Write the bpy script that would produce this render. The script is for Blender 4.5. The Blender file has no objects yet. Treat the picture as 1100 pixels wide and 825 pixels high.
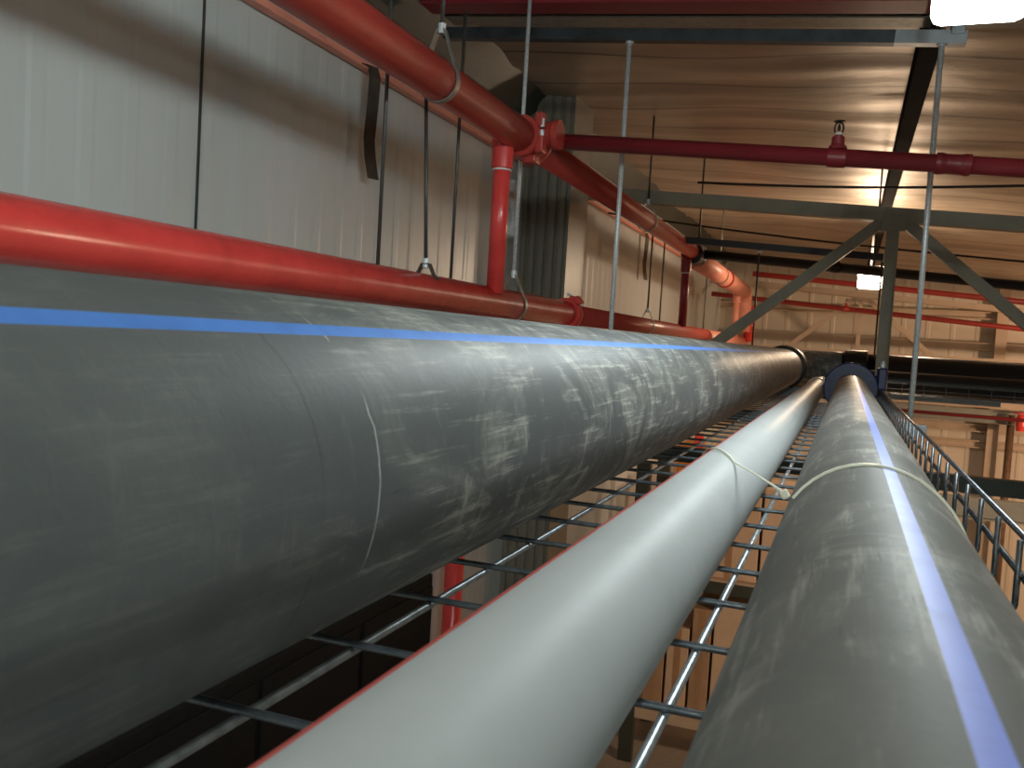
import bpy, bmesh, math, random
from mathutils import Vector, Matrix
random.seed(7)
C = bpy.context.scene.collection
ZC = 3.4                      # eye height above the floor; every z below is measured from the eye
R = math.radians

# ------------------------------------------------------------------ materials
def nmat(name):
    m = bpy.data.materials.new(name); m.use_nodes = True
    nt = m.node_tree; b = nt.nodes['Principled BSDF']
    return m, nt, b
def N(nt, t, **k):
    n = nt.nodes.new(t)
    for a, v in k.items(): setattr(n, a, v)
    return n
def ramp(nt, fac, stops):
    r = N(nt, 'ShaderNodeValToRGB')
    e = r.color_ramp.elements
    e[0].position, e[0].color = stops[0][0], (*stops[0][1], 1)
    e[1].position, e[1].color = stops[-1][0], (*stops[-1][1], 1)
    for p, c in stops[1:-1]:
        x = e.new(p); x.color = (*c, 1)
    nt.links.new(fac, r.inputs[0]); return r.outputs[0]
def coords(nt, kind='Object', scale=(1, 1, 1), rot=(0, 0, 0), loc=(0, 0, 0)):
    tc = N(nt, 'ShaderNodeTexCoord'); mp = N(nt, 'ShaderNodeMapping')
    mp.inputs['Scale'].default_value = scale; mp.inputs['Rotation'].default_value = rot; mp.inputs['Location'].default_value = loc
    nt.links.new(tc.outputs[kind], mp.inputs[0]); return mp.outputs[0]
def noise(nt, vec, scale, detail=4, rough=.6, dist=0):
    n = N(nt, 'ShaderNodeTexNoise'); n.inputs['Scale'].default_value = scale
    n.inputs['Detail'].default_value = detail; n.inputs['Roughness'].default_value = rough; n.inputs['Distortion'].default_value = dist
    nt.links.new(vec, n.inputs['Vector']); return n.outputs['Fac']
def mixc(nt, fac, a, b):
    m = N(nt, 'ShaderNodeMix', data_type='RGBA')
    if isinstance(fac, float): m.inputs[0].default_value = fac
    else: nt.links.new(fac, m.inputs[0])
    for s, i in ((a, 6), (b, 7)):
        if isinstance(s, tuple): m.inputs[i].default_value = (*s, 1)
        else: nt.links.new(s, m.inputs[i])
    return m.outputs[2]
def math_(nt, op, a, b=None, clamp=False):
    m = N(nt, 'ShaderNodeMath', operation=op, use_clamp=clamp)
    for s, i in ((a, 0), (b, 1)):
        if s is None: continue
        if isinstance(s, (int, float)): m.inputs[i].default_value = s
        else: nt.links.new(s, m.inputs[i])
    return m.outputs[0]
def bump(nt, b, h, strength, dist=.01):
    n = N(nt, 'ShaderNodeBump'); n.inputs['Strength'].default_value = strength; n.inputs['Distance'].default_value = dist
    nt.links.new(h, n.inputs['Height']); nt.links.new(n.outputs[0], b.inputs['Normal'])
def simple(name, col, rough=.5, metal=0., var=.25, scale=30, bmp=.05, spec=.5):
    m, nt, b = nmat(name)
    f = noise(nt, coords(nt), scale, 5)
    c2 = tuple(max(0, x*(1-var)) for x in col); c3 = tuple(min(1, x*(1+var*.6)) for x in col)
    nt.links.new(ramp(nt, f, [(.3, c2), (.5, col), (.72, c3)]), b.inputs['Base Color'])
    b.inputs['Roughness'].default_value = rough; b.inputs['Metallic'].default_value = metal
    b.inputs['Specular IOR Level'].default_value = spec
    if bmp: bump(nt, b, f, bmp, .002)
    return m
def emit(name, col, strength, base=(.9, .9, .9)):
    m, nt, b = nmat(name)
    b.inputs['Base Color'].default_value = (*base, 1); b.inputs['Roughness'].default_value = .3
    f = noise(nt, coords(nt), 6, 2)
    nt.links.new(mixc(nt, f, col, tuple(x*.97 for x in col)), b.inputs['Emission Color'])
    b.inputs['Emission Strength'].default_value = strength
    return m
def hdpe(name, base, dust, amt, lo, hi):
    """black plastic pipe: dull skin, dusty scuffs and scratches; UV is (arc metres, metres along)"""
    m, nt, b = nmat(name)
    uv = coords(nt, 'UV')
    wide = noise(nt, coords(nt, 'UV', (1.2, .5, 1)), 7, 6, .62)
    ring = noise(nt, coords(nt, 'UV', (.9, 6, 1), (0, 0, R(14)), (3, 1, 0)), 14, 6, .7, .6)   # rubbed round the pipe
    long_ = noise(nt, coords(nt, 'UV', (9, .45, 1), (0, 0, R(-4)), (5, 2, 0)), 16, 5, .7)     # rubbed along it
    fine = noise(nt, coords(nt, 'UV', (1, 1, 1)), 160, 3, .7)
    # how dirty a stretch is
    sep = N(nt, 'ShaderNodeSeparateXYZ'); nt.links.new(uv, sep.inputs[0])
    mr = N(nt, 'ShaderNodeMapRange', interpolation_type='SMOOTHSTEP')
    mr.inputs[1].default_value = lo; mr.inputs[2].default_value = hi; mr.inputs[3].default_value = .16; mr.inputs[4].default_value = 1
    nt.links.new(sep.outputs[1], mr.inputs[0])
    blot = noise(nt, coords(nt, 'UV', (2.2, 1.6, 1), (0, 0, R(20)), (7, 3, 0)), 5, 7, .68, 1.2)     # smears
    pr = N(nt, 'ShaderNodeMapRange', interpolation_type='SMOOTHSTEP'); pr.inputs[1].default_value = .42; pr.inputs[2].default_value = .68
    nt.links.new(blot, pr.inputs[0])
    s = math_(nt, 'MULTIPLY', math_(nt, 'MAXIMUM', ring, math_(nt, 'MULTIPLY', long_, 1.10)), math_(nt, 'ADD', blot, .5))
    sr = N(nt, 'ShaderNodeMapRange', interpolation_type='SMOOTHSTEP'); sr.inputs[1].default_value = .56; sr.inputs[2].default_value = .82
    nt.links.new(s, sr.inputs[0])
    sm = math_(nt, 'ADD', math_(nt, 'MULTIPLY', pr.outputs[0], .42), sr.outputs[0], True)
    sm = math_(nt, 'MULTIPLY', math_(nt, 'MULTIPLY', sm, mr.outputs[0]), math_(nt, 'ADD', fine, .45), True)
    sm = math_(nt, 'MULTIPLY', sm, amt, True)
    # thin dark gouges
    vor = noise(nt, coords(nt, 'UV', (70, 2.2, 1), (0, 0, R(3)), (1, 9, 0)), 6, 3, .5)
    gr = N(nt, 'ShaderNodeMapRange'); gr.inputs[1].default_value = .70; gr.inputs[2].default_value = .74
    nt.links.new(vor, gr.inputs[0])
    c = mixc(nt, wide, tuple(x*.72 for x in base), tuple(x*1.22 for x in base))
    c = mixc(nt, sm, c, dust)
    c = mixc(nt, math_(nt, 'MULTIPLY', gr.outputs[0], .6), c, (.02, .02, .02))
    for at, w_, col, k in ((lo+.133, .0010, (.62, .62, .58), .75), (lo+.62, .0008, (.55, .55, .50), .6), (lo+.078, .0016, (.02, .02, .02), .3)) if lo > 0 else ():   # three scores round the pipe
        dv = math_(nt, 'ABSOLUTE', math_(nt, 'SUBTRACT', math_(nt, 'ADD', sep.outputs[1], math_(nt, 'MULTIPLY', wide, .02)), at+.01))
        ln = N(nt, 'ShaderNodeMapRange'); ln.inputs[1].default_value = w_; ln.inputs[2].default_value = w_*.4
        nt.links.new(dv, ln.inputs[0])
        br = N(nt, 'ShaderNodeMapRange'); br.inputs[1].default_value = .44; br.inputs[2].default_value = .56
        nt.links.new(noise(nt, coords(nt, 'UV', (1, .2, 1), (0, 0, 0), (at, 1, 0)), 22, 2, .5), br.inputs[0])
        c = mixc(nt, math_(nt, 'MULTIPLY', math_(nt, 'MULTIPLY', ln.outputs[0], br.outputs[0]), k), c, col)
    nt.links.new(c, b.inputs['Base Color'])
    nt.links.new(math_(nt, 'ADD', math_(nt, 'MULTIPLY', wide, .2), .40), b.inputs['Roughness'])
    bump(nt, b, math_(nt, 'ADD', fine, math_(nt, 'MULTIPLY', ring, .6)), .10, .002)
    return m

M = {}
M['pipe_big'] = hdpe('dusty black plastic', (.108, .120, .122), (.46, .46, .41), .85, .28, .60)
M['pipe_right'] = hdpe('greyed black plastic', (.165, .165, .154), (.48, .46, .42), .60, -.4, .5)
M['pipe_right'].node_tree.nodes['Principled BSDF'].inputs['Specular IOR Level'].default_value = .3
M['pipe_big'].node_tree.nodes['Principled BSDF'].inputs['Specular IOR Level'].default_value = .75
M['stripe'] = simple('blue stripe', (.10, .27, .74), .42, var=.12, scale=40, bmp=.02)
M['stripe_pale'] = simple('pale blue stripe', (.24, .31, .80), .42, var=.1, scale=40, bmp=.02)
M['pipe_grey'] = simple('light grey plastic', (.48, .51, .515), .48, var=.07, scale=9, bmp=.02, spec=.38)
M['stripe_red'] = simple('faded red stripe', (.62, .12, .10), .5, var=.1)
M['black'] = simple('black plastic', (.012, .012, .013), .42, var=.2)
M['header'] = simple('black header plastic', (.020, .019, .019), .33, var=.3, scale=8)
M['cream_plastic'] = simple('cream coupling', (.66, .56, .44), .4, var=.05)
def redpaint(name, col, rough):
    m, nt, b = nmat(name)
    f = noise(nt, coords(nt), 9, 5, .6); g = noise(nt, coords(nt, loc=(3, 4, 5)), 60, 4, .7)
    c = ramp(nt, f, [(.3, tuple(x*.82 for x in col)), (.55, col), (.75, tuple(min(1, x*1.1) for x in col))])
    r = N(nt, 'ShaderNodeMapRange'); r.inputs[1].default_value = .70; r.inputs[2].default_value = .78
    nt.links.new(g, r.inputs[0])
    nt.links.new(mixc(nt, math_(nt, 'MULTIPLY', r.outputs[0], .35), c, (.75, .35, .28)), b.inputs['Base Color'])
    nt.links.new(math_(nt, 'ADD', math_(nt, 'MULTIPLY', f, .15), rough-.07), b.inputs['Roughness'])
    bump(nt, b, g, .06, .002)
    return m
M['red'] = redpaint('red gloss paint', (.80, .070, .062), .22)
M['red_main'] = redpaint('red oxide paint', (.50, .058, .045), .36)
M['red_dark'] = redpaint('dark red paint', (.28, .026, .035), .36)
M['red_far'] = redpaint('lamplit red and salmon paint', (.90, .36, .26), .42)  # far mains: red with warm lamplight put in; elsewhere a plain salmon
M['white_tape'] = simple('white thread tape', (.8, .8, .76), .6)
M['maroon'] = redpaint('maroon primer', (.26, .020, .030), .45)
M['zinc'] = simple('zinc rod', (.72, .78, .80), .35, .25, var=.25, scale=120, bmp=.1)
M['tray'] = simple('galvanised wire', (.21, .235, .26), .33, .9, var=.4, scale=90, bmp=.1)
M['tray_sheen'] = simple('galvanised wire with sheen', (.50, .55, .58), .30, .7, var=.35, scale=90, bmp=.1)  # same wire as the tray; its sheen is put into a paler colour
M['dark_rod'] = simple('dull steel rod', (.10, .10, .095), .5, .6)
M['ring'] = simple('galvanised strap', (.34, .34, .31), .45, .7)
M['strut'] = simple('dark steel channel', (.055, .065, .072), .45, .5, var=.4, scale=12)
M['strut_end'] = simple('pale steel channel', (.36, .40, .43), .4, .7, var=.2, scale=14)  # paler steel for the rail ends and bars
M['green_steel'] = simple('grey green steel paint', (.29, .26, .185), .5, var=.2, scale=7, bmp=.03)
M['dark_green'] = simple('dark green steel paint', (.045, .052, .042), .5, var=.25, scale=7)
M['tan_steel'] = simple('tan painted steel', (.50, .40, .30), .55, var=.12, scale=5)
M['grey_steel'] = simple('grey painted steel', (.26, .27, .24), .5, var=.15, scale=5)
M['purlin'] = simple('pale purlin flange', (.30, .29, .24), .45, .3)
M['black_pipe'] = simple('black iron', (.016, .013, .013), .45, var=.3)
M['matt_dark'] = simple('matt dark steel', (.018, .015, .014), .95, var=.3, spec=.1)  # near-black, very rough steel for the ridge beam
M['blue_iron'] = simple('dark blue enamel', (.006, .013, .085), .36, var=.25, scale=15)
M['blue_black'] = simple('blue black enamel', (.010, .014, .040), .35, var=.25)
M['nylon'] = simple('natural nylon', (.86, .86, .70), .35, var=.05, bmp=.01)
M['rust_strap'] = simple('rusty strap', (.075, .062, .046), .6, .3, var=.4, scale=25)
M['rust'] = simple('rusty band', (.16, .10, .065), .6, .3, var=.4, scale=20)
M['carton'] = simple('brown carton', (.56, .42, .30), .8, var=.1, scale=6)
M['carton_dark'] = simple('dark brown carton', (.38, .25, .16), .8, var=.15, scale=6)
M['tape'] = simple('carton tape', (.36, .22, .12), .5, var=.1)
M['orange'] = simple('orange paint', (.85, .33, .04), .45, var=.1)
M['cabinet'] = simple('black cabinet', (.010, .010, .010), .8, var=.2, spec=.15)
M['joint'] = simple('dark joint', (.05, .05, .045), .8, var=.2)
M['lamp_body'] = simple('white lamp housing', (.80, .80, .78), .4, var=.04)
M['yellow'] = simple('yellow plastic', (.75, .55, .02), .5)
M['lamp_near'] = emit('lit cool diffuser', (.90, 1.0, 1.0), 14.5)
M['lamp_far'] = emit('lit warm diffuser', (1.0, .86, .66), 16)
M['lamp_hid'] = emit('lit sodium lens', (1.0, .48, .17), 30)

def wallmat(name, col, stain, rough=.42):
    m, nt, b = nmat(name)
    f = noise(nt, coords(nt, scale=(1, 1, .35)), 2.2, 5, .6)
    g = noise(nt, coords(nt, scale=(1, 3, .25), loc=(2, 2, 2)), 5, 4, .6)
    c = ramp(nt, f, [(.25, tuple(x*.88 for x in col)), (.6, col)])
    r = N(nt, 'ShaderNodeMapRange'); r.inputs[1].default_value = .6; r.inputs[2].default_value = .85
    nt.links.new(g, r.inputs[0])
    nt.links.new(mixc(nt, math_(nt, 'MULTIPLY', r.outputs[0], .3), c, stain), b.inputs['Base Color'])
    b.inputs['Roughness'].default_value = rough
    return m
M['wall'] = wallmat('off white wall sheeting', (.60, .65, .645), (.42, .42, .36), .36)
M['wall_end'] = wallmat('cream wall sheeting', (.62, .56, .46), (.45, .36, .25), .5)
M['casing'] = wallmat('grey column sheeting', (.25, .235, .185), (.14, .14, .11), .40)
def foil():
    m, nt, b = nmat('wrinkled roof foil')
    a = noise(nt, coords(nt, scale=(.5, 1.0, 1)), 1.6, 4, .55, .8)
    d = noise(nt, coords(nt, scale=(.5, 1.6, 1), loc=(4, 1, 0)), 7, 3, .55, .4)
    w = N(nt, 'ShaderNodeTexWave', wave_type='BANDS', bands_direction='Y', wave_profile='SAW')     # lapped seams across the roof
    w.inputs['Scale'].default_value = .68; w.inputs['Distortion'].default_value = .35; w.inputs['Detail'].default_value = 1
    nt.links.new(coords(nt), w.inputs['Vector'])
    sr = N(nt, 'ShaderNodeMapRange'); sr.inputs[1].default_value = .93; sr.inputs[2].default_value = .99
    nt.links.new(w.outputs['Fac'], sr.inputs[0])
    c = ramp(nt, a, [(.25, (.36, .28, .21)), (.6, (.55, .45, .35)), (.8, (.62, .52, .42))])
    nt.links.new(mixc(nt, math_(nt, 'MULTIPLY', sr.outputs[0], .75), c, (.10, .08, .06)), b.inputs['Base Color'])
    b.inputs['Metallic'].default_value = .5; b.inputs['Roughness'].default_value = .48
    bump(nt, b, math_(nt, 'ADD', a, math_(nt, 'MULTIPLY', d, .2)), .35, .03)
    return m
M['foil'] = foil()
def concrete():
    m, nt, b = nmat('concrete floor')
    f = noise(nt, coords(nt), 1.3, 6, .6); g = noise(nt, coords(nt), 18, 5, .6)
    c = ramp(nt, math_(nt, 'ADD', math_(nt, 'MULTIPLY', f, .7), math_(nt, 'MULTIPLY', g, .3)), [(.3, (.22, .19, .16)), (.6, (.36, .32, .27))])
    nt.links.new(c, b.inputs['Base Color']); b.inputs['Roughness'].default_value = .45
    return m
M['floor'] = concrete()

# ------------------------------------------------------------------ mesh builder
class MB:
    def __init__(s):
        s.bm = bmesh.new(); s.uv = s.bm.loops.layers.uv.new('UVMap')
    def faces_grid(s, rings, closed=True, uvs=None, mats=None, smooth=True, cap=True, capmat=0):
        vr = [[s.bm.verts.new(p) for p in r] for r in rings]
        n = len(rings[0]); m = n if closed else n-1
        for i in range(len(vr)-1):
            for j in range(m):
                k = (j+1) % n
                try: f = s.bm.faces.new((vr[i][j], vr[i][k], vr[i+1][k], vr[i+1][j]))
                except ValueError: continue
                f.smooth = smooth
                if mats: f.material_index = mats[j]
                if uvs:
                    (us, vs) = uvs
                    for l, (u, v) in zip(f.loops, ((us[j], vs[i]), (us[j+1], vs[i]), (us[j+1], vs[i+1]), (us[j], vs[i+1]))): l[s.uv].uv = (u, v)
        if cap and closed:
            for r, rev in ((vr[0], True), (vr[-1], False)):
                f = s.bm.faces.new(list(reversed(r)) if rev else r); f.material_index = capmat
        return s
    def tube(s, pts, r, seg=16, cap=True, smooth=True, angs=None, mats=None, closed=False):
        pts = [Vector(p) for p in pts]; n = len(pts)
        rr = r if isinstance(r, (list, tuple)) else [r]*n
        tang = []
        for i in range(n):
            if closed: t = pts[(i+1) % n]-pts[i-1]
            else: t = pts[min(i+1, n-1)]-pts[max(i-1, 0)]
            if t.length < 1e-9: t = tang[-1] if tang else Vector((0, 1, 0))
            tang.append(t.normalized())
        up = Vector((0, 0, 1)) if abs(tang[0].z) < .9 else Vector((0, 1, 0))
        # side x up frame: for a +Y run side = +X
        side = tang[0].cross(up).normalized(); up = side.cross(tang[0]).normalized()
        if angs is None: angs = [2*math.pi*j/seg for j in range(seg)]
        rings = []; L = [0.]
        for i in range(n):
            if i:
                q = tang[i-1].rotation_difference(tang[i]); side = q @ side; up = q @ up
                L.append(L[-1]+(pts[i]-pts[i-1]).length)
            rings.append([pts[i]+side*math.cos(a)*rr[i]+up*math.sin(a)*rr[i] for a in angs])
        if closed: rings.append(rings[0]); L.append(L[-1])
        us = [a*rr[0] for a in angs]+[(2*math.pi+angs[0])*rr[0]]
        if closed:
            vr = [[s.bm.verts.new(p) for p in r_] for r_ in rings[:-1]]
            m = len(vr); k = len(angs)
            for i in range(m):
                for j in range(k):
                    f = s.bm.faces.new((vr[i][j], vr[i][(j+1) % k], vr[(i+1) % m][(j+1) % k], vr[(i+1) % m][j])); f.smooth = smooth
            return s
        y0 = pts[0].y
        return s.faces_grid(rings, True, (us, [y0+l for l in L]), mats, smooth, cap)
    def sharp_tube(s, prof, axis_pt, axis, seg=32):
        """lathe: prof = [(distance along axis, radius)] with flat shaded steps"""
        a = Vector(axis).normalized(); p0 = Vector(axis_pt)
        up = Vector((0, 0, 1)) if abs(a.z) < .9 else Vector((0, 1, 0))
        sd = a.cross(up).normalized(); up = sd.cross(a)
        rings = []
        for d, r in prof:
            rings.append([p0+a*d+(sd*math.cos(2*math.pi*j/seg)+up*math.sin(2*math.pi*j/seg))*max(r, 1e-4) for j in range(seg)])
        for i in range(len(rings)-1):
            s.faces_grid([rings[i], rings[i+1]], True, None, None, True, False)
        s.bm.faces.new(list(reversed([s.bm.verts.new(p) for p in rings[0]])))
        s.bm.faces.new([s.bm.verts.new(p) for p in rings[-1]])
        return s
    def box(s, c, d, rot=None, bev=0., mat=0):
        c = Vector(c); hx, hy, hz = d[0]/2, d[1]/2, d[2]/2
        t = bmesh.new(); bmesh.ops.create_cube(t, size=1)
        for v in t.verts: v.co = Vector((v.co.x*d[0], v.co.y*d[1], v.co.z*d[2]))
        if bev: bmesh.ops.bevel(t, geom=list(t.edges), offset=bev, segments=2, affect='EDGES', profile=.5)
        if rot is not None: bmesh.ops.transform(t, matrix=rot.to_4x4(), verts=t.verts)
        mp = {}
        for v in t.verts: mp[v] = s.bm.verts.new(v.co+c)
        for f in t.faces:
            nf = s.bm.faces.new([mp[v] for v in f.verts]); nf.material_index = mat
            for l in nf.loops: l[s.uv].uv = (l.vert.co.x, l.vert.co.y)
        t.free(); return s
    def prism(s, prof, a, b, side=None, up=None):
        """extrude a closed 2-D profile (side, up) from a to b"""
        a, b = Vector(a), Vector(b); t = (b-a).normalized()
        if up is None: up = Vector((0, 0, 1)) if abs(t.z) < .95 else Vector((0, 1, 0))
        up = Vector(up); sd = t.cross(up).normalized(); u = sd.cross(t).normalized()
        r0 = [a+sd*x+u*y for x, y in prof]; r1 = [b+sd*x+u*y for x, y in prof]
        return s.faces_grid([r0, r1], True, None, None, False, True)
    def strap(s, pts, wdir, w, th, closed=False):
        """flat band along pts; wdir = direction of its width"""
        pts = [Vector(p) for p in pts]; wd = Vector(wdir).normalized(); n = len(pts); rings = []
        for i in range(n):
            t = (pts[(i+1) % n]-pts[i-1]) if closed else (pts[min(i+1, n-1)]-pts[max(i-1, 0)])
            nn = t.normalized().cross(wd).normalized()
            rings.append([pts[i]+wd*w/2+nn*th/2, pts[i]+wd*w/2-nn*th/2, pts[i]-wd*w/2-nn*th/2, pts[i]-wd*w/2+nn*th/2])
        if closed:
            vr = [[s.bm.verts.new(p) for p in r] for r in rings]
            for i in range(n):
                for j in range(4):
                    s.bm.faces.new((vr[i][j], vr[i][(j+1) % 4], vr[(i+1) % n][(j+1) % 4], vr[(i+1) % n][j]))
            return s
        return s.faces_grid(rings, True, None, None, False, True)
    def build(s, name, mats, parent=None):
        if not isinstance(mats, (list, tuple)): mats = [mats]
        bmesh.ops.recalc_face_normals(s.bm, faces=s.bm.faces)
        if parent is not None:
            top = parent
            while top.parent: top = top.parent
            off = top.location.copy()
        else:
            xs = [v.co for v in s.bm.verts]
            off = Vector(((min(v.x for v in xs)+max(v.x for v in xs))/2, (min(v.y for v in xs)+max(v.y for v in xs))/2, min(v.z for v in xs)+ZC))
        for v in s.bm.verts: v.co = v.co+Vector((0, 0, ZC))-off
        me = bpy.data.meshes.new(name); s.bm.to_mesh(me); s.bm.free()
        for m in mats: me.materials.append(m)
        o = bpy.data.objects.new(name, me); C.objects.link(o)
        if parent is not None: o.parent = parent
        else: o.location = off
        return o

def tag(o, label, cat, group=None):
    o['label'] = label; o['category'] = cat
    if group: o['group'] = group
    return o
def thing(name, label, cat, loc, group=None):
    o = bpy.data.objects.new(name, None); C.objects.link(o)
    o.location = (loc[0], loc[1], loc[2]+ZC); o.empty_display_size = .05
    return tag(o, label, cat, group)
def struct(name, mb, mats):
    o = mb.build(name, mats); o['kind'] = 'structure'; return o
def arc(c, r, a0, a1, n, ax1, ax2):
    c, ax1, ax2 = Vector(c), Vector(ax1), Vector(ax2)
    return [c+ax1*r*math.cos(a0+(a1-a0)*i/n)+ax2*r*math.sin(a0+(a1-a0)*i/n) for i in range(n+1)]
def stripe_angs(lo, hi, seg=96):
    lo += 360 if lo < 200 else 0; hi += 360 if hi < 200 else 0
    a = sorted(set([200+round(360*j/seg, 4) for j in range(seg)]+[lo, hi]))
    a = [x for x in a if x in (lo, hi) or min(abs(x-lo), abs(x-hi)) > .8]
    mats = [1 if lo <= x < hi else 0 for x in a]
    return [R(x) for x in a], mats
XL = -1.75                                   # left wall
def zc(x): return 1.24-.07*x                 # roof lining: falls gently to the right

# ------------------------------------------------------------------ setting
Y0, Y1, XR, FL = -5., 13., 9., -ZC
b = MB()                                     # left wall: shallow trapezoid ribs
prof = []; y = Y0; P = .142
while y < Y1+P:
    for dy, dx in ((0, 0), (.085, 0), (.098, .0016), (.128, .0016), (.141, 0)): prof.append((y+dy, XL+dx))
    y += P
top = zc(XL)+.02
b.faces_grid([[(x, yy, FL) for yy, x in prof], [(x, yy, top) for yy, x in prof]], False, None, None, False, False)
struct('wall_left', b, M['wall'])
b = MB().box((XL+.002, 2.034, -.9), (.008, .006, 4.6)); struct('trim_1', b, M['joint'])
b = MB().prism([(-.0, -.02), (.035, -.02), (.035, -.015), (.004, -.015), (.004, .02), (0, .02)], (XL+.012, Y0, .955), (XL+.012, Y1, .955)); struct('trim_2', b, M['red_far'])
b = MB()                                     # end wall: deep ribs
prof = []; x = XL-.2
while x < XR+.4:
    for d, dy in ((0, 0), (.19, 0), (.205, -.008), (.245, -.008), (.26, 0)): prof.append((x+d, Y1+dy))
    x += .30
b.faces_grid([[(px, py, FL) for px, py in prof], [(px, py, 1.60) for px, py in prof]], False, None, None, False, False)
struct('wall_end', b, M['wall_end'])
struct('wall_right', MB().box((XR+.05, (Y0+Y1)/2, -1.2), (.1, Y1-Y0, 4.7)), M['wall'])
struct('wall_back', MB().box(((XL+XR)/2, Y0-.05, -.95), (XR-XL, .1, 5.0)), M['wall'])
struct('floor', MB().box(((XL+XR)/2, (Y0+Y1)/2, FL-.05), (XR-XL+.4, Y1-Y0+.4, .1)), M['floor'])
b = MB()                                     # foil lining, pillowed between its wires
def sag(x, y):
    k = y/.46
    return .012*abs(math.sin(math.pi*k))**.6+.010*math.sin(2.3*x+1.7*y)+.007*math.sin(5.1*x-3*y+1)+.003*math.sin(9*x*.4+21*y)
rows = []
yy = Y0-.1
while yy < Y1+.1:
    rows.append([(x_, yy, zc(x_)+sag(x_, yy)-.02) for x_ in [XL-.05, XL, -1.70, -1.65, -1.61, -1.58]+[-1.52+i*.12 for i in range(int((XR+1.6)/.12)+1)]])
    yy += .046
b.faces_grid(rows, False, None, None, True, False)
struct('ceiling', b, M['foil'])
struct('trim_8', MB().prism([(0, -.17), (.13, .03), (.12, .03), (-.006, -.165)], (XL+.008, Y0, zc(XL)), (XL+.008, Y1, zc(XL))), M['dark_green'])  # added eave strip; its dark colour stands in for shade under the roof
# girts and column on the end wall
for i, z in enumerate((.62, .22, -.05, -.84, -1.05)):
    struct('trim_%d' % (i+3), MB().prism([(-.03, -.05), (.05, -.05), (.05, -.035), (-.012, -.035), (-.012, .035), (.05, .035), (.05, .05), (-.03, .05)], (XL, Y1-.08, z), (XR, Y1-.08, z)), M['tan_steel'])

# column casing jutting from the left wall
b = MB()
x0, x1, ya, yb = XL, -1.475, 4.65, 5.0
n = 5; pr = []
for i in range(n):
    u0 = x0+(x1-x0)*i/n; w = (x1-x0)/n
    pr += [(u0, ya), (u0+w*.5, ya), (u0+w*.62, ya+.018), (u0+w*.88, ya+.018)]
pr += [(x1, ya), (x1, yb), (x0, yb)]
b.faces_grid([[(p[0], p[1], FL) for p in pr], [(p[0], p[1], top-.02) for p in pr]], True, None, None, False, False)
tag(b.build('column_casing', M['casing']), 'dark grey ribbed sheet casing jutting from the left wall behind the red riser', 'casing')

# ------------------------------------------------------------------ cable tray
TXL, TXR, TZ, TS = -.458, .141, -.1975, -.139
t = thing('cable_tray', 'long galvanised wire mesh tray carrying the three plastic pipes', 'cable tray', (-.16, 2, -.206))
gap = (3.86, 4.18)
TY0, TY1 = -.9, 5.36
for i in range(13):
    x = TXL+.008+i*(TXR-TXL-.016)/12
    x = {1: -.415, 2: -.372, 3: -.325, 6: -.178, 5: -.226, 4: -.2755, 7: -.129, 8: -.079}.get(i, x)
    b = MB()
    if -.10 < x < .14:
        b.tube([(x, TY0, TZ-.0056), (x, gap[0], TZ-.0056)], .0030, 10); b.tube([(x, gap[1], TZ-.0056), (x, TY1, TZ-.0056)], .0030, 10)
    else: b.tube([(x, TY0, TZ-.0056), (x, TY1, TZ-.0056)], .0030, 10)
    b.build('long_wire', M['tray_sheen'], t)
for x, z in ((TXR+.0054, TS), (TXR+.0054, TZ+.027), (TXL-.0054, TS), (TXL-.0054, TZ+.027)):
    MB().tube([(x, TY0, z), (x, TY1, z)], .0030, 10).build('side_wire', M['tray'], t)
y = -.85
k0 = (.475-.0) % .1095
ys = [k0+.1095*i for i in range(-8, 50)]
for y in ys:
    if y < TY0 or y > TY1: continue
    b = MB()
    rb = .006
    left = [(TXL, y, TS)]+[p for p in arc((TXL+rb, y, TZ+rb), rb, math.pi, 1.5*math.pi, 4, (1, 0, 0), (0, 0, 1))]
    right = [p for p in arc((TXR-rb, y, TZ+rb), rb, 1.5*math.pi, 2*math.pi, 4, (1, 0, 0), (0, 0, 1))]+[(TXR, y, TS)]
    if gap[0] < y < gap[1]:
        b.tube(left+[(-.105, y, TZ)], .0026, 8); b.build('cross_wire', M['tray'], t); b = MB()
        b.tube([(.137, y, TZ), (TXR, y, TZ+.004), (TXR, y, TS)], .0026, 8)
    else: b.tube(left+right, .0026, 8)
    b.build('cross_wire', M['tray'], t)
# crossing tray at the far end
t = thing('cable_tray', 'wire mesh tray crossing under the black headers beyond the green post', 'cable tray', (1.5, 5.7, -.206))
for yy in (5.42, 5.50, 5.58, 5.66, 5.74, 5.82, 5.90, 5.98, 6.06):
    MB().tube([(-.5, yy, TZ-.0056), (4.2, yy, TZ-.0056)], .003, 8).build('long_wire', M['tray_sheen'], t)
for yy in (5.40, 6.08):
    for z in (TS, TZ+.027): MB().tube([(-.5, yy+(-.0054 if yy < 5.6 else .0054), z), (4.2, yy+(-.0054 if yy < 5.6 else .0054), z)], .003, 8).build('side_wire', M['tray'], t)
for i in range(42):
    x = -.48+i*.1115
    MB().tube([(x, 5.40, TS), (x, 5.40, TZ+.003), (x, 5.403, TZ), (x, 6.077, TZ), (x, 6.08, TZ+.003), (x, 6.08, TS)], .0026, 8).build('cross_wire', M['tray'], t)

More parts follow.
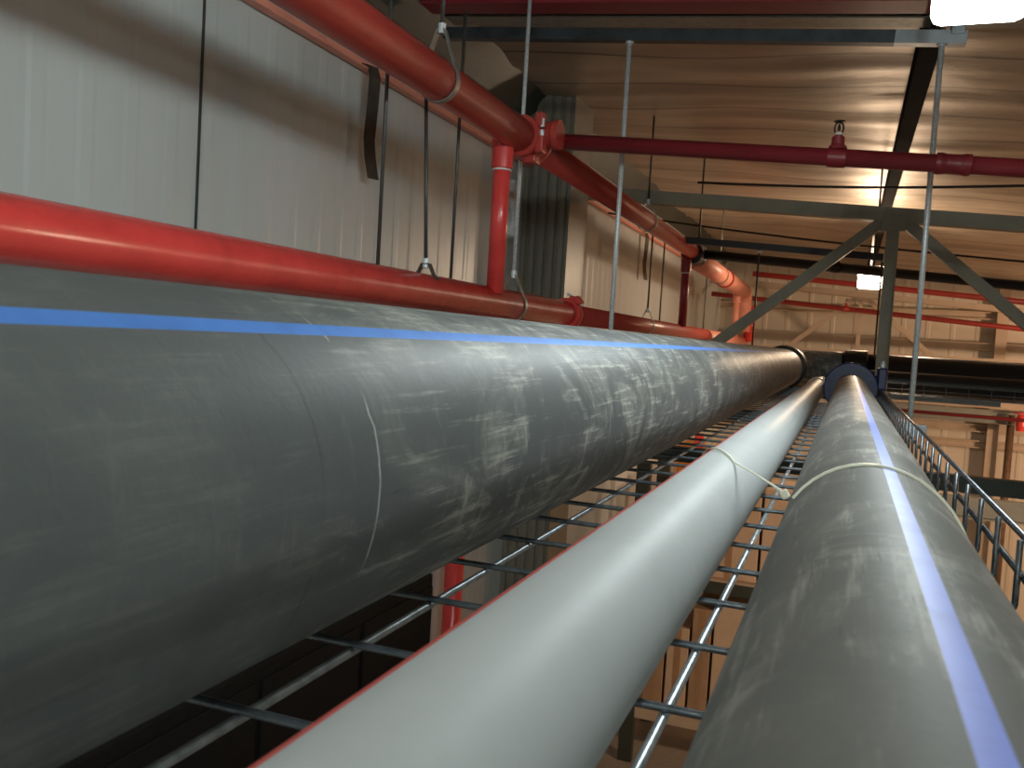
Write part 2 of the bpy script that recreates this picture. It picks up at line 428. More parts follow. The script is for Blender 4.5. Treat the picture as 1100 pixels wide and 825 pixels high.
# ------------------------------------------------------------------ plastic pipes in the tray
PY0 = -1.6
BX, BZ, BR = -.332, -.089, .106
t = thing('plastic_pipe', 'thickest scuffed black plastic pipe with blue stripe on the left of the tray', 'pipe', (BX, 1.8, BZ-BR))
a, m = stripe_angs(51.4, 56.6, 120)
MB().tube([(BX, PY0, BZ), (BX, 5.45, BZ)], BR, angs=a, mats=m).build('barrel', [M['pipe_big'], M['stripe']], t)
b = MB().sharp_tube([(0, .107), (.004, .122), (.016, .126), (.17, .126), (.19, .118), (.2, .107)], (BX, 5.18, BZ), (0, 1, 0), 48)
b.build('coupling', M['black'], t)
b = MB().tube([(BX, 5.44, BZ)]+arc((BX+.30, 5.45, BZ), .30, math.pi, math.pi/2, 12, (1, 0, 0), (0, 1, 0)), .109, 40)
b.build('elbow', M['pipe_big'], t)
t2 = thing('header_pipe', 'big black header pipe crossing to the right beyond the green post', 'pipe', (1.8, 5.75, BZ-BR))
MB().tube([(BX+.29, 5.75, BZ), (4.2, 5.75, BZ)], BR, 40).build('barrel', M['header'], t2)
MB().sharp_tube([(0, .107), (.01, .124), (.13, .124), (.14, .107)], (-.02, 5.75, BZ), (1, 0, 0), 40).build('coupling', M['black'], t2)

RX, RZ, RR = .0233, -.1348, .0602
t = thing('plastic_pipe', 'black plastic pipe with pale blue stripe at the right edge of the tray', 'pipe', (RX, 1.8, RZ-RR))
a, m = stripe_angs(77.2, 85.0, 96)
MB().tube([(RX, PY0, RZ), (RX, 3.93, RZ)], RR, angs=a, mats=m).build('barrel', [M['pipe_right'], M['stripe_pale']], t)
v = thing('butterfly_valve', 'dark blue flanged valve at the far end of the right pipe', 'valve', (RX, 4.02, RZ-.11))
def flange(y):
    b = MB().sharp_tube([(0, .062), (0, .102), (.004, .106), (.026, .106), (.03, .102), (.03, .062)], (RX, y, RZ), (0, 1, 0), 48)
    return b.build('flange', M['blue_iron'], v)
for y in (3.91, 4.10):
    f = flange(y)
    for k in range(8):
        q = R(22.5+45*k); c = (RX+.084*math.cos(q), y-.008, RZ+.084*math.sin(q))
        MB().sharp_tube([(0, .008), (.046, .008)], c, (0, 1, 0), 6).build('bolt', M['blue_black'], f)
MB().sharp_tube([(0, .07), (.004, .088), (.154, .088), (.158, .07)], (RX, 3.941, RZ), (0, 1, 0), 40).build('body', M['blue_black'], v)
MB().sharp_tube([(0, .02), (.05, .02), (.05, .030), (.06, .030)], (RX+.06, 4.02, RZ+.03), (1, 0, .25), 20).build('neck', M['blue_black'], v)
MB().box((RX+.120, 4.02, RZ+.045), (.040, .10, .095), bev=.008).build('gearbox', M['blue_iron'], v)
MB().sharp_tube([(0, .010), (.02, .010), (.02, .006), (.03, .006)], (RX+.120, 4.02, RZ+.09), (0, 0, 1), 12).build('indicator', M['zinc'], v)
t = thing('header_pipe', 'thinner black header pipe lying in front of the big header', 'pipe', (1.8, 5.52, RZ-RR))
MB().tube([(RX, 4.13, RZ), (RX, 5.36, RZ)]+arc((RX+.15, 5.37, RZ), .15, math.pi, math.pi/2, 10, (1, 0, 0), (0, 1, 0))+[(4.2, 5.52, RZ)], RR, 32).build('barrel', M['header'], t)

GX, GZ, GR = -.119, -.154, .0408
t = thing('plastic_pipe', 'smooth light grey plastic pipe with thin red stripe in the middle of the tray', 'pipe', (GX, 1.6, GZ-GR))
a, m = stripe_angs(116., 134., 96)
MB().tube([(GX, PY0, GZ), (GX, 4.55, GZ)], GR, angs=a, mats=m).build('barrel', [M['pipe_grey'], M['stripe_red']], t)
MB().sharp_tube([(0, .0412), (.004, .0475), (.09, .0475), (.094, .0412)], (GX, 4.25, GZ), (0, 1, 0), 32).build('coupling', M['cream_plastic'], t)
MB().sharp_tube([(0, .0412), (.004, .046), (.05, .046), (.06, .03)], (GX, 4.53, GZ), (0, 1, 0), 32).build('end_cap', M['black'], t)

# cable tie round the grey and the right pipe
t = thing('cable_tie', 'natural nylon cable tie looped round the grey pipe and the right pipe', 'cable tie', (-.04, .75, -.19))
hd = Vector((-.034, .655, -.101))
pts = []
for i in range(26):                          # over the right pipe
    q = R(146-i*(146+62)/25); pts.append((RX+(RR+.0012)*math.cos(q), .64+.012*math.sin(i*.25), RZ+(RR+.0012)*math.sin(q)))
MB().strap(pts, (0, 1, 0), .0052, .0016).build('strap', M['nylon'], t)
pts = [hd+Vector((.002, .004, -.001))]
g0 = Vector((GX+(GR+.0022)*math.cos(R(62)), .925, GZ+(GR+.0022)*math.sin(R(62))))
pts += [hd.lerp(g0, .5)+Vector((0, 0, .001)), g0]
for i in range(1, 16):
    q = R(62+i*9); pts.append((GX+(GR+.0022)*math.cos(q), .925+.017*i, GZ+(GR+.0022)*math.sin(q)))
MB().strap(pts, (.25, .97, .1), .0030, .0014).build('tail', M['nylon'], t)
rot = Matrix.Rotation(R(-35), 3, 'Y')
MB().box(hd, (.0055, .0065, .006), rot, .001).build('head', M['nylon'], t)

# ------------------------------------------------------------------ lower red main
LX, LZ = -1.2, .112
t = thing('sprinkler_main', 'bright red steel pipe running just behind the thickest black pipe', 'pipe', (LX, 3, LZ-.06))
MB().tube([(LX, Y0+.05, LZ), (LX, 3.86, LZ)], .057, 40).build('barrel', M['red'], t)
MB().tube([(LX, 3.84, LZ), (LX, 8.0, LZ)], .047, 32).build('barrel', M['red_main'], t)
MB().tube([(LX, 7.95, LZ-.03), (LX, 10.95, LZ-.03)], .078, 32).build('barrel', M['red_far'], t)
cp = MB().sharp_tube([(0, .058), (0, .070), (.012, .072), (.02, .066), (.045, .066), (.052, .072), (.066, .070), (.066, .050)], (LX, 3.80, LZ), (0, 1, 0), 40)
for s_ in (-1, 1): cp.box((LX+.012*s_+.045, 3.833, LZ+.062*1), (.022, .05, .04), Matrix.Rotation(R(-40), 3, 'Y'), .004)
cp = cp.build('coupling', M['red'], t)
bl = MB().sharp_tube([(0, .006), (.09, .006)], (LX+.0, 3.835, LZ+.092), (.8, .1, -.55), 10)
bl.sharp_tube([(.0, .013), (.016, .013)], (LX+.052, 3.841, LZ+.055), (.8, .1, -.55), 6)
bl.build('bolt', M['zinc'], cp)
MB().sharp_tube([(0, .05), (.0, .084), (.03, .086), (.10, .084), (.12, .079)], (LX, 10.85, LZ-.03), (0, 1, 0), 32).build('end_cap', M['red_far'], t)

# ------------------------------------------------------------------ upper red main
UX, UZ, UR = -1.13, .702, .057
t = thing('sprinkler_main', 'thick dull red main pipe under the roof along the left wall', 'pipe', (UX, 3, UZ-UR))
MB().tube([(UX, Y0+.05, UZ), (UX, 2.98, UZ)], UR, 40).build('barrel', M['red_main'], t)
MB().tube([(UX, 3.1, UZ), (UX, 6.78, UZ)], UR-.004, 36).build('barrel', M['red_main'], t)
MB().tube([(UX-.01, 6.74, UZ-.03), (UX-.01, 10.28, UZ-.05)], .080, 32).build('barrel', M['red_far'], t)
cp = MB().sharp_tube([(0, .058), (0, .072), (.014, .075), (.02, .070), (.13, .070), (.136, .076), (.15, .074), (.15, .055)], (UX, 2.93, UZ), (0, 1, 0), 40)
cp.sharp_tube([(0, .05), (.09, .045), (.095, .052), (.12, .052)], (UX, 3.03, UZ+.02), (1, 0, 0), 24)
cp.box((UX+.072, 2.955, UZ-.03), (.03, .04, .06), None, .006).box((UX+.068, 2.955, UZ+.055), (.03, .04, .05), None, .006).box((UX+.03, 2.99, UZ-.075), (.05, .06, .03), None, .008)
cp = cp.build('tee_coupling', M['red_main'], t)
for dz in (-.012, .028): MB().sharp_tube([(0, .009), (.03, .009)], (UX+.078, 2.945, UZ+dz), (0, 0, 1), 8).build('bolt', M['zinc'], cp)
cp = MB().sharp_tube([(0, .056), (0, .080), (.02, .085), (.09, .085), (.11, .080), (.16, .096), (.18, .081)], (UX, 6.62, UZ-.01), (0, 1, 0), 36)
cp.build('tee_coupling', M['black_pipe'], t)
MB().sharp_tube([(0, .081), (0, .092), (.05, .092), (.05, .081)], (UX-.01, 8.55, UZ-.04), (0, 1, 0), 32).build('coupling', M['red_main'], t)
b = MB().tube([(UX-.01, 10.26, UZ-.05)]+arc((UX-.01, 10.28, UZ-.19), .14, math.pi/2, 0, 8, (0, 1, 0), (0, 0, 1))+[(UX-.01, 10.42, .2)], .08, 28)
b.build('elbow', M['red_far'], t)

# risers joining the mains
def riser(x, y, z0, z1, r, mat, label, ring=True):
    t = thing('riser_pipe', label, 'pipe', (x, y, z0), 'risers between the red mains')
    MB().tube([(x, y, z0), (x, y, z1)], r, 24).build('barrel', mat, t)
    MB().sharp_tube([(0, r), (0, r*1.22), (.07, r*1.25), (.09, r*1.35), (.11, r*1.2)], (x, y, z1-.115), (0, 0, 1), 24).build('socket', mat, t)
    if ring: MB().sharp_tube([(0, r), (0, r*1.10), (.006, r*1.10), (.006, r)], (x, y, z1-.124), (0, 0, 1), 24).build('tape_ring', M['white_tape'], t)
riser(-1.165, 2.875, LZ+.03, .690, .0305, M['red'], 'short red riser with white tape ring joining the two red mains')
riser(-1.165, 6.62, LZ+.03, .66, .031, M['red_dark'], 'dark red riser between the mains near the black tee')
riser(-1.18, 10.0, LZ, .62, .035, M['red_far'], 'thin lamplit-tinted red riser at the far end of the mains', False)
MB_ = MB().tube([(-1.10, 10.75, LZ-.02), (-1.10, 10.75, .52)], .062, 24)
tag(MB_.build('riser_pipe', M['red']), 'thick red drop pipe rising from the end of the lower main', 'pipe')

# ------------------------------------------------------------------ sprinkler branches under the roof
def sprinkler(p, par, mat):
    x, y, z = p
    s = MB().sharp_tube([(0, .030), (.010, .028), (.016, .021), (.040, .020), (.042, .014), (.046, .014)], (x, y, z), (0, 0, 1), 20).build('outlet', mat, par)
    MB().sharp_tube([(0, .011), (.009, .013), (.010, .010)], (x, y, z+.045), (0, 0, 1), 12).build('seat_ring', M['white_tape'], s)
    b = MB()
    for q in (-1, 1): b.tube([(x+.010*q, y, z+.052), (x+.014*q, y, z+.068), (x+.011*q, y, z+.083), (x, y, z+.088)], .003, 8)
    b.sharp_tube([(0, .004), (.008, .005), (.022, .003)], (x, y, z+.06), (0, 0, 1), 10)
    b.build('frame', M['black_pipe'], s)
    b = MB().sharp_tube([(0, .005), (.002, .010), (.003, .018), (.005, .018)], (x, y, z+.087), (0, 0, 1), 16)
    b.build('deflector', M['black_pipe'], s)
def branch(y, x0, x1, z_at0, slope, r, mat, label, heads=(), fit=()):
    z = lambda x: z_at0+slope*x
    t = thing('sprinkler_pipe', label, 'pipe', ((x0+x1)/2, y, z((x0+x1)/2)-r))
    MB().tube([(x0, y, z(x0)), (x1, y, z(x1))], r, 24).build('barrel', mat, t)
    for hx in heads:
        MB().sharp_tube([(0, r*1.01), (0, r*1.10), (.056, r*1.10), (.056, r*1.01)], (hx-.028, y, z(hx)+.001), (1, 0, slope), 24).build('tee', mat, t)
        sprinkler((hx, y, z(hx)+r*.9), t, mat)
    for fx in fit:
        MB().sharp_tube([(0, r), (0, r*1.18), (.014, r*1.22), (.03, r*1.10), (.07, r*1.10), (.086, r*1.22), (.10, r*1.18), (.10, r)], (fx, y, z(fx)), (1, 0, slope), 24).build('union', mat, t)
    return t
branch(3.1, -1.09, 8.8, .637, -.075, .0285, M['red_dark'], 'dark red branch pipe with upright sprinkler crossing under the foil roof', (-.08, 3.0, 6.0), (.215,))
branch(6.72, -1.06, 8.8, .612, -.075, .035, M['black_pipe'], 'black branch pipe from the second tee passing behind the lit lamp', (-.125, 2.6), ())
branch(10.2, -1.05, 8.6, .768, -.075, .030, M['red_main'], 'red branch pipe under the far end of the roof left of the lamp', (), ())
branch(11.2, XL+.12, 8.6, .545, -.075, .030, M['red_main'], 'slender red branch pipe crossing the cream end wall', (-.05,), ())
MB_ = MB().tube([(.1, 12.3, -.655), (8.6, 12.3, -.68)], .022, 12)
tag(MB_.build('sprinkler_pipe', M['red_dark']), 'thin low red pipe along the end wall below the headers', 'pipe')

# thin cables slung under the roof
def cable(pts, r, label):
    out = []
    for i in range(len(pts)-1):
        a, c = Vector(pts[i]), Vector(pts[i+1])
        for k in range(8):
            u = k/8; p = a.lerp(c, u); p.z -= .02*math.sin(math.pi*u); out.append(p)
    out.append(Vector(pts[-1]))
    tag(MB().tube(out, r, 8).build('cable', M['black_pipe']), label, 'cable')
cable([(XL+.05, 6.3, .93), (.9, 6.3, .655), (4.5, 6.3, .48)], .007, 'thin black cable slung below the roof beyond the green truss')
cable([(-.95, 5.6, 1.02), (.9, 5.6, .995), (4.5, 5.6, .84)], .008, 'black conduit close above the green truss chord')

# ------------------------------------------------------------------ roof steel
def ibeam(w, h, tf, tw):
    return [(-w/2, -h/2), (w/2, -h/2), (w/2, -h/2+tf), (tw/2, -h/2+tf), (tw/2, h/2-tf), (w/2, h/2-tf), (w/2, h/2), (-w/2, h/2), (-w/2, h/2-tf), (-tw/2, h/2-tf), (-tw/2, -h/2+tf), (-w/2, -h/2+tf)]
def zcx(x, d): return zc(x)-d
b = MB().prism(ibeam(.12, .062, .010, .010), (XL, 3.24, zcx(XL, .040)), (XR, 3.24, zcx(XR, .040)))
tag(b.build('roof_beam', M['maroon']), 'maroon steel beam crossing the top of the roof above the grey channel', 'beam')
b = MB().prism([(-.05, 0), (.05, 0), (.05, .006), (-.044, .006), (-.044, .05), (-.05, .05)], (XL, 3.44, zcx(XL, .052)), (XR, 3.44, zcx(XR, .052)))
tag(b.build('angle_iron', M['purlin']), 'pale steel angle just below the maroon roof beam', 'beam')
b = MB().prism(ibeam(.07, .10, .008, .008), (.192, 3.32, zcx(.192, .072)), (.192, Y1, zcx(.192, .072)), None, (.0, 0, 1))
tag(b.build('roof_beam', M['matt_dark']), 'dark ridge beam running away above the row of lamps', 'beam')

# struts hung under the roof
def channel(a, c, mat, endm, label, xe):
    pr = [(-.0205, -.022), (.0205, -.022), (.0205, .022), (.010, .022), (.010, .017), (.018, .017), (.018, -.019), (-.018, -.019), (-.018, .017), (-.010, .017), (-.010, .022), (-.0205, .022)]
    a, c = Vector(a), Vector(c); u = (xe-a.x)/(c.x-a.x); mid = a.lerp(c, u)
    t = thing('strut_channel', label, 'channel', ((a.x+c.x)/2, a.y, min(a.z, c.z)-.02))
    MB().prism(pr, a, mid).build('rail', mat, t); MB().prism(pr, mid, c).build('rail_end', endm, t)  # second length of the rail is paler than the first
    return t
ch = channel((-1.62, 3.30, 1.203), (.290, 3.30, 1.068), M['strut'], M['strut_end'], 'dark steel channel hung below the roof near the white lamp', .07)
MB().box((.262, 3.30, 1.125), (.045, .05, .09), None, .004).build('end_bracket', M['strut_end'], ch)
ch = channel((-1.16, 6.1, .725), (.165, 6.1, .634), M['black_pipe'], M['strut'], 'farther black channel below the roof beside the second tee', .1)
for x in (-1.0, .12): MB().tube([(x, 6.1, .65-.07*x), (x, 6.1, zc(x))], .006, 8).build('hanger_rod', M['dark_rod'], ch)

# threaded rods carrying the tray, and the bars they carry
def trod(x, y, z0, z1, label, mat='zinc', grp=None):
    t = thing('threaded_rod', label, 'rod', (x, y, z0), grp)
    MB().tube([(x, y, z0), (x, y, z1)], .0092 if mat == 'zinc' else .0062, 12).build('rod', M[mat], t)
    for z in (TZ-.03, TZ-.076, z1-.052):
        MB().sharp_tube([(0, .016), (.012, .016)], (x, y, z), (0, 0, 1), 6).build('nut', M['zinc'], t)
trod(.2165, 3.30, -.29, 1.10, 'bright zinc rod at the right edge of the tray, below the white lamp')
trod(-.851, 3.30, -.29, 1.17, 'bright zinc rod hanging from the middle of the channel behind the thickest pipe')
trod(.163, 6.125, -.29, .66, 'thin far rod just left of the green post', 'dark_rod')
trod(-.60, 6.125, -.29, .70, 'thin far rod rising behind the end of the thickest pipe', 'dark_rod')
for y, x1, lab in ((3.30, .27, 'steel support bar under the wire tray, nearer one'), (6.125, .9, 'steel support bar under the crossing tray, farther one')):
    tag(MB().box(((x1-.90)/2, y, TZ-.042), (x1+.90, .041, .041), None, .003).build('support_bar', M['strut_end']), lab, 'bar')

# pipe hangers: rod, strap loop, nut
def hanger(x, y, zp, r, ztop, label, mat='dark_rod', rm='ring', xo=0., tall=.05, yoke=False):
    t = thing('pipe_hanger', label, 'hanger', (x, y, zp-r-.004))
    ax = r+.003
    q0 = R(38)
    pts = [(x-.010, y, zp+r+tall)]+[(x+ax*math.cos(q), y, zp+ax*math.sin(q)) for q in [math.pi-q0+i*(math.pi+2*q0)/28 for i in range(29)]]+[(x+.010, y, zp+r+tall)]
    if yoke: pts = [(x+ax*1.0*math.cos(R(q)), y, zp+ax*1.0*math.sin(R(q))) for q in (135, 118)]+[(x-.012, y, zp+r+tall), (x+.012, y, zp+r+tall)]+[(x+ax*math.cos(R(q)), y, zp+ax*math.sin(R(q))) for q in (62, 45)]
    MB().strap(pts, (0, 1, 0), .022, .0035).build('ring', M[rm], t)
    MB().tube([(x, y, zp+r+tall-.012), (x+xo, y, ztop)], .0076 if mat == 'zinc' else .0058, 10).build('rod', M[mat], t)
    MB().sharp_tube([(0, .012), (.028, .012)], (x, y, zp+r+tall-.012), (0, 0, 1), 6).build('nut', M['zinc'], t)
GH = 'hangers on the red mains'
hanger(LX, 3.14, LZ, .057, zc(LX), 'bright rod hanger with grey strap on the lower red main left of the coupling', 'zinc', 'ring', 0., .06)
hanger(LX, 2.40, LZ, .057, .70, 'dark rod hanger on the lower red main, second rod left of the red riser', 'dark_rod', 'dark_rod', -.03, .03, True)
hanger(UX, 2.28, UZ, UR, zc(UX), 'grey strap hanger looped round the upper red main below the roof', 'dark_rod', 'ring', 0, .085)
hanger(UX, 5.05, UZ, UR, zc(UX), 'dark rod hanger on the upper main behind the green truss chord')
hanger(LX, 5.55, LZ, .047, .72, 'thin rod hanger on the lower main below the second rusty strap')
hanger(UX-.01, 8.2, UZ-.04, .08, zc(UX), 'pale strap hanger on the lamplit-tinted stretch of the upper main', 'ring', 'ring')
for x, y, z0, z1, lab in ((-1.265, 2.225, .10, zc(-1.26), 'dark rod left of the red riser, nearest to the hanging strap'), (-1.265, 2.72, .10, 1.06, 'dark rod close to the left of the red riser'), (-1.262, 6.25, .09, .72, 'thin dark rod left of the dark red riser'), (-1.30, 7.3, .03, .72, 'thin rod just right of the dark red riser'), (-1.31, 8.6, .03, .72, 'thin rod behind the lamplit-tinted main')):
    tag(MB().tube([(x, y, z0), (x, y, z1)], .0055, 10).build('threaded_rod', M['dark_rod']), lab, 'rod')

# bent straps on the wall
def wall_strap(y, z0, z1, label):
    pts = [(XL+.012, y, z1+.03), (XL+.05, y, z1+.02), (XL+.062, y, z1-.02), (XL+.058, y, z1-.12), (XL+.05, y, (z0+z1)/2-.05), (XL+.055, y+.004, z0+.08), (XL+.068, y+.012, z0)]
    o = MB().strap(pts, (.35, 1, 0), .050, .006).build('wall_strap', M['rust_strap'])
    tag(o, label, 'strap')
wall_strap(2.88, .545, .93, 'dark bent metal strap hanging on the wall under the near upper main')
wall_strap(7.6, .55, .93, 'rusty bent strap hanging on the wall beyond the column casing')
b = MB()
for i in range(9): pass
pts = [(XL+.05, 4.33, .80), (XL+.055, 4.32, .70), (XL+.065, 4.34, .60), (XL+.06, 4.35, .53), (XL+.02, 4.35, .52)]
tag(MB().tube(pts, [.030, .034, .032, .036, .02], 10, smooth=False).build('foil_duct', M['zinc']), 'short crumpled foil tube on the wall beside the column casing', 'duct')

# ------------------------------------------------------------------ trusses
def rbar(mb, a, c, w, h):
    return mb.prism([(-w/2, -h/2), (w/2, -h/2), (w/2, h/2), (-w/2, h/2)], a, c)
def truss(Y, xn, zt, zb, half, mat, label, w=.06, botmat=None, xe=XR, bays=3):
    t = thing('roof_truss', label, 'truss', (xn, Y, zb-.05))
    z = lambda x: zt-.07*(x-xn)
    b = MB().prism([(-.035, -.037), (.035, -.037), (.035, .037), (.029, .037), (.029, -.031), (-.029, -.031), (-.029, .037), (-.035, .037)], (XL, Y, z(XL)), (xe, Y, z(xe)))
    b.build('top_chord', mat, t)
    rbar(MB(), (XL, Y, zb), (xe, Y, zb-.03), .08, .085).build('bottom_chord', botmat or mat, t)
    x = xn; k = 0
    for x in (xn, xn+2*half, xn+4*half)[:bays]:
        rbar(MB(), (x, Y, zb-.02), (x, Y, z(x)-.02), w, .055).build('post', mat, t)
        for s_ in (-1, 1):
            xb = x+s_*half
            if xb > xe: continue
            rbar(MB(), (x+s_*.05, Y+.002, z(x)-.03), (xb, Y+.002, zb+.02), .05, .058).build('diagonal', mat, t)
        b = MB().box((x, Y-.034, z(x)-.045), (.12, .006, .085), None, .002); b.build('gusset', mat, t)
truss(5.1, .176, .752, -.62, 1.62, M['green_steel'], 'grey green steel truss with post and two diagonals in front of the headers', .062, M['dark_green'])
truss(11.8, .11, .76, .03, .85, M['tan_steel'], 'distant steel truss tinted lamplit tan before the end wall', .05, None, XR, 1)  # tan here is warm lamplight put into the colour of the steel
tag(MB().prism(ibeam(.14, .17, .014, .012), (-.3, 8.2, -1.20), (XR, 8.2, -1.20)).build('floor_beam', M['grey_steel']), 'grey green steel beam seen through the tray side at the right', 'beam')
tag(MB().prism(ibeam(.10, .10, .012, .012), (.2, 12.5, -.50), (XR, 12.5, -.50)).build('wall_beam', M['tan_steel']), 'tan steel beam directly below the crossing tray', 'beam')
tag(MB().prism(ibeam(.10, .17, .012, .012), (.3, 12.6, -.66), (XR, 12.6, -.66)).build('wall_beam', M['grey_steel']), 'greyer steel beam under the tan beam on the end wall', 'beam')
for i, (x, lab) in enumerate(((1.82, 'tan steel column on the end wall at the right'), (5.2, 'second tan column on the end wall farther right'))):
    c_ = MB().prism(ibeam(.13, .16, .012, .010), (x, 12.86, FL), (x, 12.86, 1.0), None, (0, 1, 0)).build('wall_column', M['tan_steel']); tag(c_, lab, 'column')
tag(MB().tube([(1.99, 12.62, FL), (1.99, 12.62, -.62)], .045, 16).build('riser_pipe', M['rust']), 'dark rusty standpipe beside the tan wall column', 'pipe')
t = thing('hose_valve', 'red valve on the standpipe at the right edge', 'valve', (2.06, 12.4, -.80))
MB().sharp_tube([(0, .05), (.06, .06), (.16, .06), (.2, .045)], (2.06, 12.36, -.80), (0, 0, 1), 20).build('body', M['red'], t)
MB().sharp_tube([(0, .09), (.02, .09)], (2.06, 12.36, -.59), (0, 0, 1), 20).build('handwheel', M['red'], t)

# ------------------------------------------------------------------ lamps
def lamp(x, y, z, w, h, L, dmat, label, clip=True):
    t = thing('light_fixture', label, 'light', (x, y, z))
    MB().box((x, y, z+h*.5), (w, L, h), None, .020).build('diffuser', dmat, t)
    MB().box((x, y, z+h+.012), (w*1.08, L+.04, .03), None, .008).build('housing', M['lamp_body'], t)
    for yy in ([y] if L < .3 else [y-L*.35, y+L*.35]):
        b = MB().box((x, yy, z+h+.075), (w*1.1, .035, .018), None, .004)
        for s_ in (-1, 1): b.tube([(x+s_*w*.3, yy, z+h+.02), (x+s_*w*.3, yy, z+h+.08)], .005, 8)
        b.tube([(x, yy, z+h+.08), (x, yy, zc(x))], .009, 10)
        b.build('bracket', M['lamp_body'], t)
    if not clip: MB().tube([(x-w*.52, y-.03, z+h+.062), (x+w*.62, y-.03, z+h+.062)], .013, 12).build('tube', dmat, t)  # added glowing bar; paints the lit bracket above the lamp bright
    if clip:
        for s_ in (-1, 1):
            for yy in (y-L*.38, y+L*.42): MB().box((x+s_*(w/2+.006), yy, z+.100), (.014, .03, .045), None, .004).build('clip', M['lamp_body'], t)
    return t
l1 = lamp(.185, 1.34, .652, .166, .11, 1.22, M['lamp_near'], 'white tube lamp at the top right corner of the roof', True)
MB().box((.135, 1.9515, .672), (.012, .003, .008), Matrix.Rotation(R(20), 3, 'Y'), .001).build('spring_clip', M['yellow'], l1)
lamp(.138, 8.4, .597, .20, .115, .12, M['lamp_far'], 'glowing box lamp hanging left of the green post', False)

# ------------------------------------------------------------------ things below the tray
def carton(x, y, z, d, mat, label, group):
    t = thing('carton', label, 'box', (x, y, z), group)
    MB().box((x, y, z+d[2]/2), d, None, .006).build('body', mat, t)
    MB().box((x, y-d[1]/2-.001, z+d[2]/2), (.05, .002, d[2]*.98)).build('tape', M['tape'], t)
RY = 7.0                                      # storage rack
t = thing('pallet_rack', 'dark green storage rack holding cartons below the tray', 'rack', (-.5, RY+.4, FL))
for x in (-1.45, .62):
    for dy in (0, .85):
        MB().prism([(-.055, -.04), (.055, -.04), (.055, .04), (.04, .04), (.04, -.028), (-.04, -.028), (-.04, .04), (-.055, .04)], (x, RY+dy, FL), (x, RY+dy, -.95), None, (0, 1, 0)).build('upright', M['dark_green'], t)
for dy in (0, .85):
    for z in (-1.87, -2.98):
        MB().box((-.415, RY+dy, z), (1.96, .05, .10), None, .004).build('shelf_beam', M['dark_green'] if z > -2.5 else M['tan_steel'], t)
for z in (-1.815, -2.925): MB().box((-.415, RY+.425, z), (1.94, .9, .012)).build('shelf', M['tan_steel'], t)
g = 'cartons on the storage rack'
spec = []
x = -1.35
for w, h, m, lab in ((.36, .62, 'carton_dark', 'dark brown carton at the left end of the upper rack shelf'), (.44, .70, 'carton', 'tan carton second from the left on the upper rack shelf'), (.46, .74, 'carton', 'tan carton in the middle of the upper rack shelf'), (.42, .66, 'carton', 'tan carton at the right end of the upper rack shelf')):
    carton(x+w/2, RY+.36, -1.808, (w, .62, h), M[m], lab, g); x += w+.02
x = -1.36
for w, h, m, lab in ((.16, .80, 'carton_dark', 'narrow brown carton beside the left rack upright, lower shelf'), (.17, .66, 'carton', 'narrow tan carton second on the lower rack shelf'), (.15, .84, 'carton_dark', 'narrow dark carton third on the lower rack shelf'), (.56, .90, 'carton', 'wide tan carton in the middle of the lower rack shelf'), (.58, .86, 'carton', 'wide tan carton at the right of the lower rack shelf')):
    carton(x+w/2, RY+.36, -2.918, (w, .62, h), M[m], lab, g); x += w+.02

t = thing('wall_riser', 'red vertical pipe on the left wall seen below the thickest pipe', 'pipe', (-1.66, 3.79, FL))
MB().tube([(-1.66, 3.79, FL), (-1.66, 3.79, -.75)], .045, 20).build('barrel', M['red'], t)
for z in (-1.0, -2.4): MB().box((-1.70, 3.79, z), (.09, .03, .03), None, .004).build('bracket', M['ring'], t)
MB().sharp_tube([(0, .046), (0, .058), (.05, .058), (.05, .046)], (-1.66, 3.79, -.80), (0, 0, 1), 20).build('cap', M['red'], t)
t = thing('electrical_cabinet', 'black cabinet lengthened to darken the left wall below the tray', 'cabinet', (-1.66, 2.2, FL))
MB().box((-1.672, 2.225, -2.225), (.13, 2.45, 2.35), None, .01).build('body', M['cabinet'], t)  # cabinet made longer and taller; its black replaces shade on the wall
for k in range(4):
    y = 1.31+.61*k
    d_ = MB().box((-1.602, y, -2.2), (.012, .58, 2.2), None, .004).build('door', M['cabinet'], t)
    MB().box((-1.590, y+.22, -1.85), (.02, .02, .12), None, .005).build('handle', M['zinc'], d_)
t = thing('low_pipe', 'dark red pipe along the foot of the left wall below the tray', 'pipe', (-1.45, 3.6, -1.5))
MB().tube([(-1.36, 1.4, -1.62), (-1.36, 6.3, -1.62)], .035, 16).build('barrel', M['red_dark'], t)
for y in (4.3, 5.9): MB().box((-1.55, y, -1.66), (.42, .03, .02)).build('bracket', M['dark_rod'], t)
t = thing('hose_box', 'orange metal box on the left wall far below the tray', 'box', (-1.62, 10.6, -1.75))
MB().box((-1.64, 10.6, -1.45), (.22, .7, .6), None, .01).build('body', M['orange'], t)
MB().box((-1.525, 10.6, -1.45), (.012, .62, .52), None, .004).build('door', M['red_far'], t)
MB_ = MB().tube([(-1.45, 9.8, FL), (-1.45, 9.8, -.95)], .05, 16)
tag(MB_.build('riser_pipe', M['red']), 'bright red standpipe glimpsed through the far tray mesh', 'pipe')

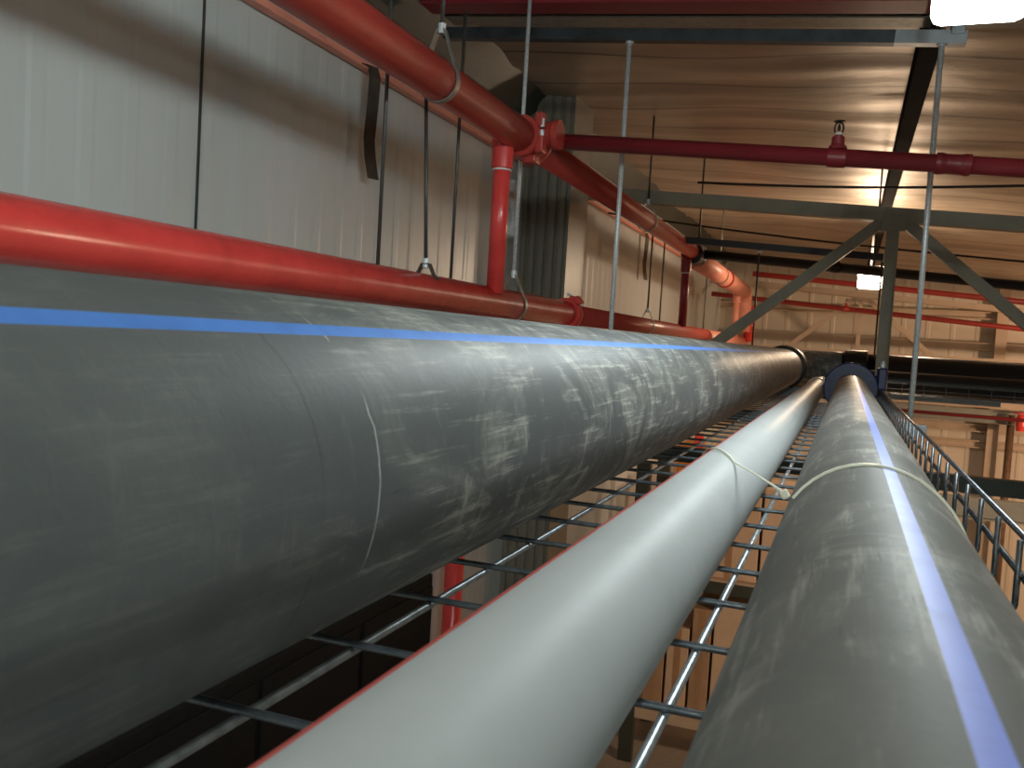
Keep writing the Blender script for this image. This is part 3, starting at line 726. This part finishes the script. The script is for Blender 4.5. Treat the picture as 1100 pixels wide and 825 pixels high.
# ------------------------------------------------------------------ lights
def area(name, loc, size, sizey, power, col, rot=(0, 0, 0), spread=180):
    l = bpy.data.lights.new(name, 'AREA'); l.shape = 'RECTANGLE'; l.size = size; l.size_y = sizey; l.energy = power; l.color = col
    l.spread = R(spread)
    o = bpy.data.objects.new(name, l); o.location = (loc[0], loc[1], loc[2]+ZC); o.rotation_euler = rot; C.objects.link(o)
def point(name, loc, r, power, col):
    l = bpy.data.lights.new(name, 'POINT'); l.shadow_soft_size = r; l.energy = power; l.color = col
    o = bpy.data.objects.new(name, l); o.location = (loc[0], loc[1], loc[2]+ZC); C.objects.link(o)
COOL = (.86, 1.0, .99)
def spot(name, loc, target, r, power, col, ang):
    l = bpy.data.lights.new(name, 'SPOT'); l.shadow_soft_size = r; l.energy = power; l.color = col; l.spot_size = R(ang); l.spot_blend = .6
    o = bpy.data.objects.new(name, l); o.location = (loc[0], loc[1], loc[2]+ZC); C.objects.link(o)
    o.rotation_euler = (Vector(target)-Vector(loc)).to_track_quat('-Z', 'Y').to_euler()
for y, p in ((-1.2, 14), (-2.2, 22), (-3.4, 30)): point('row_lamp_light', (.25, y, .80), .035, p, COOL)   # lamp row over the tray
for y, p in ((.8, 7), (-2.2, 9)): point('row_lamp_light', (3.2, y, .30), .05, p, COOL)                # next row to the right
point('row_lamp_light', (.138, 8.25, .58), .07, 36, (1.0, .74, .50))
HID = (1.0, .66, .42)
point('high_bay_and_fill', (4.6, 9.6, -.4), .3, 115, (1.0, .56, .30))
spot('high_bay_and_fill', (2.6, 4.4, -.7), (-.2, 8.2, -2.4), .12, 270, HID, 62)        # unseen spot added to light the carton fronts
spot('high_bay_and_fill', (4.8, 8.6, -.5), (2.6, 13, -.9), .12, 330, HID, 100)
w = bpy.data.worlds.new('World'); bpy.context.scene.world = w; w.use_nodes = True
w.node_tree.nodes['Background'].inputs[0].default_value = (.8, .85, .9, 1); w.node_tree.nodes['Background'].inputs[1].default_value = .012

# ------------------------------------------------------------------ camera
cam = bpy.data.cameras.new('camera'); co = bpy.data.objects.new('camera', cam); C.objects.link(co)
f = 950.
Yc = Vector((360, 30.5, f)).normalized(); h = Vector((1, -.06, 0))
Zv = Yc.cross(h).normalized()
if Zv.y < 0: Zv = -Zv
Xv = Yc.cross(Zv)
if Xv.x < 0: Xv = -Xv
right = Vector((Xv.x, Yc.x, Zv.x)); up = Vector((Xv.y, Yc.y, Zv.y)); fw = Vector((Xv.z, Yc.z, Zv.z))
m = Matrix((right, up, -fw)).transposed()
co.matrix_world = Matrix.Translation((0, 0, ZC)) @ m.to_4x4()
cam.sensor_width = 36; cam.sensor_fit = 'HORIZONTAL'; cam.lens = f/1100*36
cam.clip_start = .02; cam.clip_end = 60
sc = bpy.context.scene; sc.camera = co
cam.dof.use_dof = True; cam.dof.focus_distance = 1.2; cam.dof.aperture_fstop = 22
sc.view_settings.view_transform = 'Standard'; sc.view_settings.look = 'None'
sc.view_settings.gamma = 1; sc.view_settings.use_curve_mapping = False
sc.view_settings.exposure = 0.45
